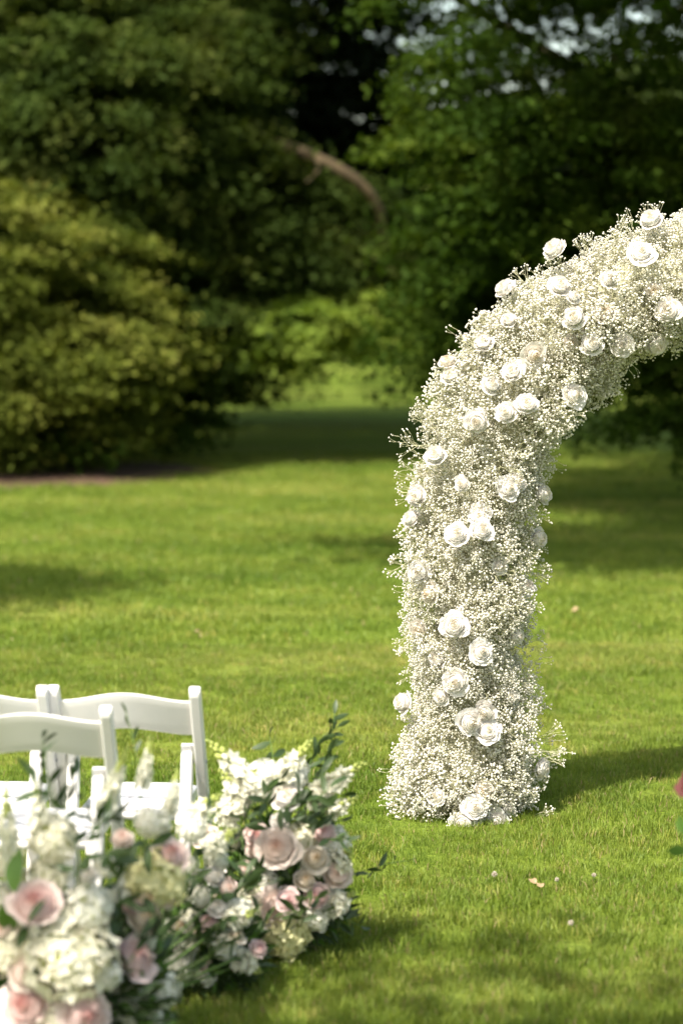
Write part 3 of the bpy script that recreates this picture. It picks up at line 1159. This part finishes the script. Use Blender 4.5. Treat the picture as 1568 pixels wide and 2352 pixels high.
def stock_mesh(seed, length=1.0):
    """flower spike along +Z, unit length: open white florets below, green-yellow buds at the tip"""
    rd = random.Random(seed)
    mb = MB()
    bend = Vector((rd.uniform(-.12, .12), rd.uniform(-.12, .12), 0))
    f = lambda t_: Vector((bend.x * t_ * t_, bend.y * t_ * t_, t_))
    mb.tube([f(k / 6) for k in range(7)], [.022 * (1 - .6 * k / 6) for k in range(7)], 5, 1)
    n = 26
    for i in range(n):
        t_ = .10 + .90 * i / n
        a = i * 2.4 + rd.uniform(-.3, .3)
        rad = Vector((cos(a), sin(a), .25 + t_ * .5)).normalized()
        k = max(0, 1 - t_)
        size = .035 + .115 * min(1, k * 1.7)
        c = f(t_) + Vector((rad.x, rad.y, 0)) * (.03 + .10 * min(1, k * 1.8))
        if t_ < .60:
            for e in range(2):
                floret(mb, c + Vector((rad.x, rad.y, .0)) * .02 * e, (rad + Vector((rd.gauss(0, .3), rd.gauss(0, .3), rd.gauss(0, .3)))).normalized(), size * rd.uniform(.8, 1.15), 5, 0, rd, .5)
        else:
            V, F = ICO[rd.randrange(5)]
            qq = rad.to_track_quat('Z', 'Y')
            mm = 2 if t_ > .74 or rd.random() < .5 else 0
            mb.add([c + qq @ Vector((v[0] * size * .6, v[1] * size * .6, v[2] * size * .8)) for v in V], F, mm)
    return mb.mesh('stock_spike', [M['stock_white'], M['stem_green'], M['bud_green']])


STOCK = [stock_mesh(s) for s in range(4)]


def leaf_mesh(matk, wid=.36, fold=.25, curve=.25):
    mb = MB()
    pts = []
    for j in range(7):
        v_ = j / 6
        ww = wid / 2 * (sin(pi * min(1, v_ * .96 + .03)) ** .8)
        for i in (-1, 0, 1):
            pts.append((i * ww, -curve * v_ * v_ + 0, v_) if i == 0 else (i * ww, -curve * v_ * v_ + fold * ww, v_))
    mb.grid(pts, 3, 7)
    return mb.mesh('leaf', M[matk])


LEAF = {k: leaf_mesh(k, w_) for k, w_ in (('ruscus', .34), ('fresh_leaf', .55))}


def leaf_obj(parent, loc, d, size, matk='ruscus', twist=0.0):
    o = bpy.data.objects.new('leaf', LEAF[matk])
    link(o, parent)
    o.location = loc
    o.rotation_mode = 'QUATERNION'
    o.rotation_quaternion = Vector(d).to_track_quat('Z', 'Y') @ Quaternion((0, 0, 1), twist)
    o.scale = (size,) * 3
    return o


def leaf_branch(parent, pts, n, size, rd, matk='ruscus', B=Vector((0, 0, 0))):
    pts = [Vector(p) - B for p in pts]
    path, _ = resample(pts, [1] * len(pts), .01)
    mb = MB()
    mb.tube(path[::2] + [path[-1]], .0013, 4)
    st = mb.build('leaf_branch', M['stem_green'], parent)
    for i in range(n):
        k = int((.22 + .78 * i / max(1, n - 1)) * (len(path) - 1))
        tg = (path[min(k + 1, len(path) - 1)] - path[max(0, k - 1)]).normalized()
        a = (i % 2) * pi + rd.uniform(-.7, .7)
        x = tg.orthogonal().normalized(); y = tg.cross(x)
        sd2 = x * cos(a) + y * sin(a)
        d = (tg * rd.uniform(.4, .9) + sd2 * 1.0 + Vector((0, 0, -.1))).normalized() if i < n - 1 else tg
        leaf_obj(st, path[k], d, size * rd.uniform(.75, 1.15), matk, rd.uniform(0, 6.28))
    return st


def stem_to(parent, a, b, r=.0022):
    mb = MB()
    mb.tube(wobble(a, b, 4, .006, int(abs(a[0] * 1000))), r, 5)
    return mb.build('stem', M['stem_green'], parent)


def filler(parent, center, rad, n_leaf, n_white, seed, small=.012):
    """dense undergrowth of small leaves and tiny blossom inside an arrangement, one uncountable mass"""
    rd = random.Random(seed)
    mb = MB()
    C = Vector(center)
    for _ in range(n_leaf):
        d = Vector((rd.gauss(0, 1), rd.gauss(0, 1), abs(rd.gauss(0, 1)) - .2)).normalized()
        r = rd.uniform(.35, 1.0) ** .6
        p = Vector((d.x * rad[0], d.y * rad[1], d.z * rad[2])) * r * .95 + C
        if p.z < .01:
            p.z = .01 + rd.random() * .03
        dd = (d + Vector((rd.gauss(0, .5), rd.gauss(0, .5), rd.gauss(0, .5)))).normalized()
        q = dd.to_track_quat('Z', 'Y') @ Quaternion((0, 0, 1), rd.uniform(0, 6.28))
        L = rd.uniform(.035, .075); W = L * .3
        mb.add([p, p + q @ Vector((W / 2, .2 * W, L * .45)), p + q @ Vector((0, -.1 * L, L)), p + q @ Vector((-W / 2, .2 * W, L * .45))],
               [(0, 1, 2), (0, 2, 3)], 0 if rd.random() < .6 else 1)
    for _ in range(n_white):
        d = Vector((rd.gauss(0, 1), rd.gauss(0, 1), abs(rd.gauss(0, 1)) - .15)).normalized()
        p = Vector((d.x * rad[0], d.y * rad[1], d.z * rad[2])) * rd.uniform(.85, 1.08) + C
        if p.z < .02:
            continue
        floret(mb, p, d, small * rd.uniform(.7, 1.3), 5, 2, rd, .4)
    o = mb.build('greenery', [M['ruscus'], M['fresh_leaf'], M['stock_white']], parent, smooth_=False)
    tag(o, kind='stuff')
    # moss tray beneath
    tr = MB()
    pts = []
    for j in range(5):
        for i in range(20):
            a = 2 * pi * i / 20
            k = (1, .98, .9, .55, .05)[j]
            pts.append((C.x + cos(a) * rad[0] * .68 * k, C.y + sin(a) * rad[1] * .68 * k, (.0, .05, .09, .11, .12)[j] + .01 * noise.noise((i, j, seed))))
    tr.grid(pts, 20, 5, closed=True)
    tr.build('moss_base', M['moss'], parent)


CAMV = Vector((0, 0, CAM_H))


def put_flowers(root, spec, dfun, rd):
    B = Vector(root.location)
    base = Vector((0, 0, .06))
    for it in spec:
        kind = it[0]
        if kind == 'r':
            _, a, b, dia, mk, var = it[:6]
            d = dfun(a, b) + (it[6] if len(it) > 6 else 0)
            p = P(a, b, d)
            s = FPX / d
            p.z = max(p.z, .04)
            out = (p - (B + Vector((0, 0, .12)))); out.normalize()
            face = ((CAMV - p).normalized() * .8 + out * .55 + Vector((rd.uniform(-.35, .35), 0, rd.uniform(.0, .45)))).normalized()
            rose(var, mk, root, p - B, face, dia / 2 / s * .9, rd.uniform(0, 6.28), squash=rd.uniform(.95, 1.2),
                 label={'pink_rose': 'soft pink rose', 'blush_rose': 'peach blush rose', 'dusty_rose': 'dusky pink rose', 'wine_rose': 'deep dusky pink rose', 'white_rose': 'white rose',
                        'cream_rose': 'cream rose'}[mk])
            stem_to(root, base + (p - B) * .2, p - B - face * (dia / 2 / s) * .5)
        elif kind == 'h':
            _, a, b, dia, mk = it[:5]
            d = dfun(a, b) + (it[5] if len(it) > 5 else .03)
            p = P(a, b, d); s = FPX / d
            p.z = max(p.z, .05)
            out = (p - (B + Vector((0, 0, .1)))).normalized()
            face = ((CAMV - p).normalized() * .6 + out * .7 + Vector((0, 0, .2))).normalized()
            o = bpy.data.objects.new('hydrangea', HYD[mk][rd.randrange(2)])
            link(o, root)
            o.location = p - B
            o.rotation_mode = 'QUATERNION'
            o.rotation_quaternion = face.to_track_quat('Z', 'Y') @ Quaternion((0, 0, 1), rd.uniform(0, 6.28))
            r_ = dia / 2 / s
            o.scale = (r_ * rd.uniform(.95, 1.05), r_ * rd.uniform(.9, 1.05), r_)
            o['label'] = {'hyd_white': 'white hydrangea head', 'hyd_cream': 'cream hydrangea head', 'hyd_yellow': 'pale yellow hydrangea head'}[mk]
            stem_to(root, base + (p - B) * .2, p - B - face * r_ * .5, .003)
        elif kind == 's':
            _, a, b, a2, b2 = it[:5]
            d = dfun(a, b) + (it[5] if len(it) > 5 else 0)
            p, q = P(a, b, d), P(a2, b2, d + rd.uniform(-.02, .06))
            L = (q - p).length
            s_ = rd.uniform(.85, 1.15)
            o = bpy.data.objects.new('stock_spike', STOCK[rd.randrange(4)])
            link(o, root)
            o.location = p - B
            o.rotation_mode = 'QUATERNION'
            o.rotation_quaternion = (q - p).to_track_quat('Z', 'Y') @ Quaternion((0, 0, 1), rd.uniform(0, 6.28))
            wd = (.135 if d > 6.1 else .085) * s_
            o.scale = (wd, wd, L)
            stem_to(root, base + (p - B) * .2, p - B)
        elif kind == 'b':
            _, ptl, nl, sz = it[:4]
            mk = it[4] if len(it) > 4 else 'ruscus'
            off = it[5] if len(it) > 5 else 0
            pp = [P(a, b, dfun(a, b) + off + .03 * i) for i, (a, b) in enumerate(ptl)]
            leaf_branch(root, pp, nl, sz, rd, mk, B)
        elif kind == 'l':
            _, a, b, a2, b2 = it[:5]
            mk = it[5] if len(it) > 5 else 'ruscus'
            d = dfun(a, b) - .05
            p, q = P(a, b, d), P(a2, b2, d + .02)
            leaf_obj(root, p - B, q - p, (q - p).length, mk, rd.uniform(0, 6.28))


rd = random.Random(99)


def extra_leaves(root, pts, dfun, off, seed, size=(.045, .065)):
    r = random.Random(seed)
    B = Vector(root.location)
    for (a, b) in pts:
        d = dfun(a, b) + off
        a2, b2 = a + r.uniform(-60, 60), b + r.uniform(-70, 25)
        leaf_branch(root, [P(a, b, d + .05), P((a + a2) / 2, (b + b2) / 2, d - .01), P(a2, b2, d)], r.randint(4, 7), r.uniform(*size), r, 'ruscus', B)


# --- right-hand arrangement, around (650,1950) in the picture, about 6.75 m away
A1 = Vector((-.155, 6.86, 0))
ar1 = thing('flower_arrangement', 'sunlit ground arrangement of blush roses and white stock right of the chairs', 'flower arrangement', A1, 'aisle flower arrangements')


def d1(px, py_):
    # surface of a dome: nearer in the middle and lower down
    x = (px - 650) / 190; z = (2170 - py_) / 420
    return 6.86 - .24 * sqrt(max(0, 1 - min(1, x * x * .8 + max(0, z - .15) ** 2)))


filler(ar1, (-.02, 0, .10), (.185, .18, .28), 1300, 0, 5)
put_flowers(ar1, [
    ('r', 636, 1945, 118, 'blush_rose', 0, -.04), ('r', 588, 1918, 72, 'pink_rose', 3), ('r', 657, 1828, 92, 'white_rose', 1), ('r', 725, 1972, 74, 'cream_rose', 4),
    ('r', 775, 2008, 84, 'blush_rose', 3), ('r', 640, 2085, 112, 'blush_rose', 2), ('r', 662, 2070, 70, 'dusty_rose', 0, -.05), ('r', 726, 2058, 78, 'dusty_rose', 1),
    ('r', 494, 2008, 66, 'white_rose', 1), ('r', 496, 2080, 62, 'cream_rose', 3), ('r', 520, 2035, 56, 'dusty_rose', 3), ('r', 564, 1992, 44, 'blush_rose', 3),
    ('r', 481, 2118, 60, 'dusty_rose', 3), ('r', 592, 2180, 56, 'dusty_rose', 1), ('r', 744, 1912, 62, 'dusty_rose', 3), ('r', 585, 1950, 60, 'blush_rose', 1),
    ('r', 700, 2020, 64, 'cream_rose', 1), ('r', 470, 1920, 80, 'blush_rose', 3), ('r', 640, 1885, 56, 'white_rose', 3), ('r', 432, 2152, 66, 'cream_rose', 4),
    ('h', 600, 1795, 110, 'hyd_white'), ('h', 665, 1782, 100, 'hyd_white'), ('h', 580, 2078, 96, 'hyd_cream'), ('h', 652, 2140, 128, 'hyd_yellow'),
    ('h', 560, 2140, 84, 'hyd_white'), ('h', 732, 1972, 88, 'hyd_white', .05), ('h', 690, 1925, 80, 'hyd_cream', .05), ('h', 545, 1838, 76, 'hyd_white'),
    ('h', 768, 1934, 76, 'hyd_white'), ('h', 724, 2108, 70, 'hyd_white'), ('h', 768, 2072, 64, 'hyd_white'), ('h', 530, 1930, 60, 'hyd_cream', .06), ('h', 610, 2030, 70, 'hyd_white', .06),
    ('h', 470, 2058, 66, 'hyd_white', .1), ('h', 505, 2172, 84, 'hyd_white', .1), ('h', 448, 2100, 60, 'hyd_cream', .1), ('h', 545, 2085, 60, 'hyd_white', .1), ('h', 560, 2215, 60, 'hyd_white', .1),
    ('b', [(520, 2120), (480, 2090), (450, 2050)], 9, .06), ('b', [(560, 2180), (520, 2200), (480, 2230)], 9, .06), ('b', [(470, 2010), (440, 1990), (450, 1940)], 8, .06),
    ('s', 580, 1820, 483, 1688, 0, .42), ('s', 640, 1810, 708, 1688, 0, .45), ('s', 720, 1830, 838, 1745, 0, .45), ('s', 725, 1880, 826, 1835, 0, .5),
    ('s', 560, 1880, 455, 1850, 0, .5), ('s', 700, 1850, 790, 1790, 0, .5), ('s', 755, 2090, 822, 2050, 0, .5), ('s', 770, 1990, 815, 1960, 0, .5),
    ('s', 560, 1850, 510, 1760, 0, .6),
    ('b', [(700, 1860), (735, 1780), (760, 1710), (768, 1640)], 26, .052), ('b', [(690, 1850), (700, 1790), (735, 1700), (775, 1670)], 16, .048),
    ('b', [(650, 1830), (630, 1760), (620, 1695)], 9, .055), ('b', [(780, 2020), (830, 2003), (890, 1985), (932, 1978)], 8, .05, 'ruscus', .02),
    ('b', [(740, 2090), (790, 2110), (830, 2130)], 6, .045), ('b', [(700, 1900), (760, 1890), (800, 1880)], 7, .05),
    ('b', [(560, 1950), (545, 1900), (520, 1850)], 7, .05), ('b', [(640, 1890), (690, 1880), (740, 1870)], 8, .055), ('b', [(690, 2010), (660, 2020), (620, 2010)], 6, .05),
    ('b', [(600, 2050), (560, 2000), (550, 1950)], 7, .05), ('b', [(570, 1900), (560, 1850), (585, 1790)], 6, .055),
    ('b', [(680, 2110), (700, 2080), (740, 2100)], 6, .05), ('b', [(520, 2060), (500, 2120), (520, 2160)], 8, .055), ('b', [(470, 2160), (440, 2200), (420, 2240)], 8, .055),
    ('b', [(590, 2110), (560, 2150), (600, 2200)], 7, .05), ('b', [(780, 1820), (800, 1850), (770, 1880)], 5, .045),
], d1, rd)

extra_leaves(ar1, [(560, 1900), (540, 1960), (610, 1860), (700, 1860), (740, 1850), (770, 1870), (560, 2040), (610, 2130), (690, 2130), (700, 2090), (520, 2110),
                   (480, 2160), (560, 2170), (450, 2130), (740, 1930), (600, 2010), (530, 2000), (500, 1960), (690, 1870), (720, 1890), (640, 1860), (590, 1840),
                   (750, 2060), (430, 2200), (600, 2190)], d1, -.10, 5)
# --- near arrangement at the bottom left, about 5.7 m away
A2 = Vector((-.66, 5.78, 0))
ar2 = thing('flower_arrangement', 'large blurred arrangement of pink roses and cream hydrangeas in the bottom left corner', 'flower arrangement', A2, 'aisle flower arrangements')


def d2(px, py_):
    x = (px - 190) / 330; z = (2420 - py_) / 620
    base = 5.82 if px < 250 else (5.98 if px < 395 else 6.36)
    if px >= 395:
        return base - .10 * sqrt(max(0, 1 - min(1, ((px - 500) / 120) ** 2)))
    return base - .30 * sqrt(max(0, 1 - min(1, x * x + max(0, z - .2) ** 2)))


filler(ar2, (0, 0, .12), (.25, .24, .30), 2100, 0, 8)
filler(ar2, (.26, .66, .05), (.19, .17, .25), 1100, 0, 9)
put_flowers(ar2, [
    ('r', 80, 2072, 140, 'pink_rose', 0, -.05), ('r', 392, 1963, 96, 'pink_rose', 2), ('r', 312, 2198, 124, 'dusty_rose', 4, -.05), ('r', 58, 2312, 150, 'pink_rose', 2),
    ('r', 198, 2335, 140, 'pink_rose', 0), ('r', 4, 2130, 90, 'blush_rose', 1), ('r', 338, 2108, 112, 'cream_rose', 1), ('r', 280, 1925, 62, 'blush_rose', 3),
    ('r', 62, 2236, 104, 'blush_rose', 4), ('r', 272, 1962, 44, 'blush_rose', 3), ('r', 205, 2010, 50, 'white_rose', 3), ('r', 300, 2080, 52, 'dusty_rose', 3),
    ('r', 384, 2070, 44, 'blush_rose', 3), ('r', 470, 2215, 50, 'dusty_rose', 3), ('r', 410, 2130, 70, 'cream_rose', 1), ('r', 340, 2070, 60, 'cream_rose', 3),
    ('h', 160, 2195, 232, 'hyd_cream'), ('h', 358, 2022, 150, 'hyd_yellow'), ('h', 122, 1925, 130, 'hyd_cream'), ('h', 205, 2082, 110, 'hyd_white'),
    ('h', 105, 2018, 110, 'hyd_cream', .05), ('h', 12, 2178, 130, 'hyd_cream'), ('h', 288, 2318, 150, 'hyd_cream'), ('h', 370, 2272, 96, 'hyd_white'),
    ('h', 416, 2212, 110, 'hyd_white'), ('h', 400, 2146, 90, 'hyd_white', .04), ('h', 350, 1890, 84, 'hyd_white'), ('h', 440, 1908, 74, 'hyd_white'),
    ('h', 250, 2130, 70, 'hyd_white', .04), ('h', 20, 1980, 80, 'hyd_cream'), ('h', 130, 2350, 110, 'hyd_cream'), ('h', 240, 1990, 60, 'hyd_white', .04),
    ('h', 0, 2060, 80, 'hyd_white', .05), ('h', 10, 2360, 110, 'hyd_cream'), ('h', 355, 2350, 90, 'hyd_white'),
    ('h', 455, 2058, 66, 'hyd_white'), ('h', 508, 2168, 86, 'hyd_white'), ('h', 440, 2112, 60, 'hyd_cream'), ('h', 550, 2092, 64, 'hyd_white'), ('h', 566, 2206, 60, 'hyd_white'),
    ('h', 470, 2238, 66, 'hyd_white'), ('r', 500, 2085, 62, 'white_rose', 3), ('r', 480, 2122, 60, 'dusty_rose', 3), ('r', 494, 2012, 66, 'white_rose', 1), ('r', 594, 2178, 54, 'dusty_rose', 1),
    ('r', 545, 2150, 50, 'cream_rose', 4), ('r', 522, 2040, 56, 'blush_rose', 3), ('s', 440, 2180, 400, 2120, 0), ('s', 520, 2120, 590, 2080, 0), ('s', 540, 2200, 610, 2230, 0), ('h', 500, 1975, 54, 'hyd_white'),
    ('h', 430, 1990, 56, 'hyd_white'), ('s', 470, 1960, 540, 1900, 0),
    ('h', 272, 2055, 60, 'hyd_white'), ('h', 245, 2240, 74, 'hyd_white'), ('h', 300, 2262, 70, 'hyd_cream'), ('h', 330, 2160, 60, 'hyd_white'), ('h', 425, 2045, 56, 'hyd_cream'),
    ('s', 30, 2010, 2, 1790, 0, .30), ('s', 90, 1910, 86, 1790, 0, .4), ('s', 235, 1870, 300, 1716, 0, .38), ('s', 385, 1880, 418, 1765, .05, .42),
    ('s', 325, 1820, 350, 1690, .05, .32), ('s', 430, 1895, 505, 1815, .1, .5), 
    ('s', 410, 2200, 480, 2170, 0, .8), ('s', 395, 2250, 425, 2200, 0, .8),
    ('b', [(325, 1850), (322, 1780), (305, 1700), (290, 1640)], 9, .040, 'ruscus', .1), ('b', [(140, 1900), (120, 1830), (105, 1760), (98, 1700)], 10, .055),
    ('b', [(180, 1960), (150, 1860), (170, 1780)], 8, .06), ('b', [(250, 1930), (205, 1880), (190, 1800)], 7, .05), ('b', [(420, 1960), (470, 1920), (480, 1860)], 6, .05),
    ('b', [(260, 2060), (250, 2000), (290, 1960)], 8, .06), ('b', [(410, 2080), (450, 2060), (480, 2010)], 8, .06), ('b', [(240, 2180), (260, 2120), (300, 2090)], 8, .06),
    ('b', [(430, 2130), (470, 2120), (510, 2150)], 8, .06), ('b', [(250, 2280), (240, 2240), (260, 2190)], 7, .06), ('b', [(370, 2180), (400, 2180), (420, 2170)], 5, .05),
    ('b', [(150, 2340), (120, 2300), (100, 2270)], 6, .06), ('b', [(10, 2260), (30, 2200), (60, 2190)], 6, .06), ('b', [(200, 2330), (250, 2350), (240, 2380)], 5, .06),
    ('l', 35, 2050, 30, 1950, 'fresh_leaf'), ('l', 200, 1900, 215, 1830), ('l', 220, 1890, 150, 1855), ('l', 5, 2080, 30, 2150, 'fresh_leaf'),
    ('l', 245, 2000, 300, 1960), ('l', 60, 2250, 110, 2210),
], d2, rd)

extra_leaves(ar2, [(230, 1960), (260, 2040), (190, 1990), (280, 2130), (250, 2090), (270, 2250), (250, 2200), (340, 2170), (380, 2110), (420, 2060), (450, 2010),
                   (330, 1930), (210, 1900), (100, 1840), (350, 2250), (60, 2130), (460, 2150), (520, 2110), (560, 2150), (540, 2060), (480, 2200)],
             d2, -.08, 6, (.05, .075))
# --- arrangement across the aisle, only its edge reaches into the picture at the right
A3 = Vector((1.09, 6.05, 0))
ar3 = thing('flower_arrangement', 'arrangement cut off by the right edge, only a dusky pink rose and green leaves showing', 'flower arrangement', A3, 'aisle flower arrangements')
filler(ar3, (0, 0, .16), (.19, .2, .40), 900, 80, 12)
put_flowers(ar3, [
    ('r', 1607, 1795, 118, 'wine_rose', 0), ('r', 1690, 1900, 130, 'pink_rose', 2), ('r', 1720, 2010, 120, 'blush_rose', 4), ('h', 1730, 1880, 180, 'hyd_white'),
    ('h', 1720, 2150, 200, 'hyd_cream'), ('r', 1700, 2120, 100, 'pink_rose', 1), ('s', 1700, 1850, 1690, 1650, 0, .35), ('s', 1760, 1820, 1790, 1620, 0, .35),
    ('b', [(1640, 2050), (1600, 2000), (1575, 1950), (1566, 1915)], 6, .05, 'fresh_leaf'), ('b', [(1700, 1850), (1680, 1760), (1670, 1690)], 8, .05)],
    lambda a, b: 5.95, rd)


# ------------------------------------------------------------------ small things in the grass
def clover(px, py_, label, s=1.0):
    d = CAM_H * FPX / (py_ - 700)
    p = P(px, py_, d)
    root = thing('clover_flower', label, 'clover flower', (p.x, p.y, 0), 'clover flowers in the grass')
    mb = MB()
    r = random.Random(px)
    for i in range(60):
        z = 1 - 1.8 * (i + .5) / 60; a = i * 2.4
        k = sqrt(max(0, 1 - z * z))
        dd = Vector((k * cos(a), k * sin(a), z))
        floret(mb, dd * .005 * s + Vector((0, 0, .036)), dd, .0055 * s, 3, 0, r, .8)
    mb.build('blossom', M['clover_head'], root, smooth_=False)
    mb = MB(); mb.tube([(0, 0, 0), (.001, 0, .02), (0, 0, .034)], .001, 4); mb.build('stem', M['stem_green'], root)


clover(1135, 2052, 'leftmost small clover blossom in the grass below the arch', .8)
clover(1278, 2065, 'middle small clover blossom in the grass below the arch', .6)
clover(1363, 2054, 'rightmost small clover blossom in the grass below the arch', .6)
clover(1310, 2170, 'lone clover blossom low at the right in the grass', .7)
clover(736, 2172, 'tiny clover blossom in the grass just right of the large sunlit arrangement', .5)


def dead_leaf(px, py_, s, label):
    d = CAM_H * FPX / (py_ - 700)
    p = P(px, py_, d)
    mb = MB()
    r = random.Random(px)
    pts = []
    for j in range(6):
        v_ = j / 5; ww = .4 * sin(pi * (v_ * .9 + .05)) ** .7
        for i in range(5):
            u = -1 + i / 2
            pts.append((u * ww * s, (v_ - .5) * s, s * (.25 * u * u * ww + .15 * sin(v_ * 5))))
    mb.grid(pts, 5, 6)
    o = mb.build('fallen_leaf', M['dead_leaf'])
    o.location = (p.x, p.y, .035)
    o.rotation_euler = (r.uniform(-.3, .3), r.uniform(-.3, .3), r.uniform(0, 6))
    tag(o, label, 'fallen leaf', 'dry fallen leaves on the lawn')


dead_leaf(1222, 2068, .035, 'curled tan fallen leaf left one of the pair below the arch')
dead_leaf(1240, 2078, .03, 'curled tan fallen leaf right one of the pair below the arch')
dead_leaf(455, 1468, .045, 'tan fallen leaf alone on the open lawn above the chairs')
dead_leaf(1322, 1416, .05, 'brown fallen leaf on the lawn right of the arch')
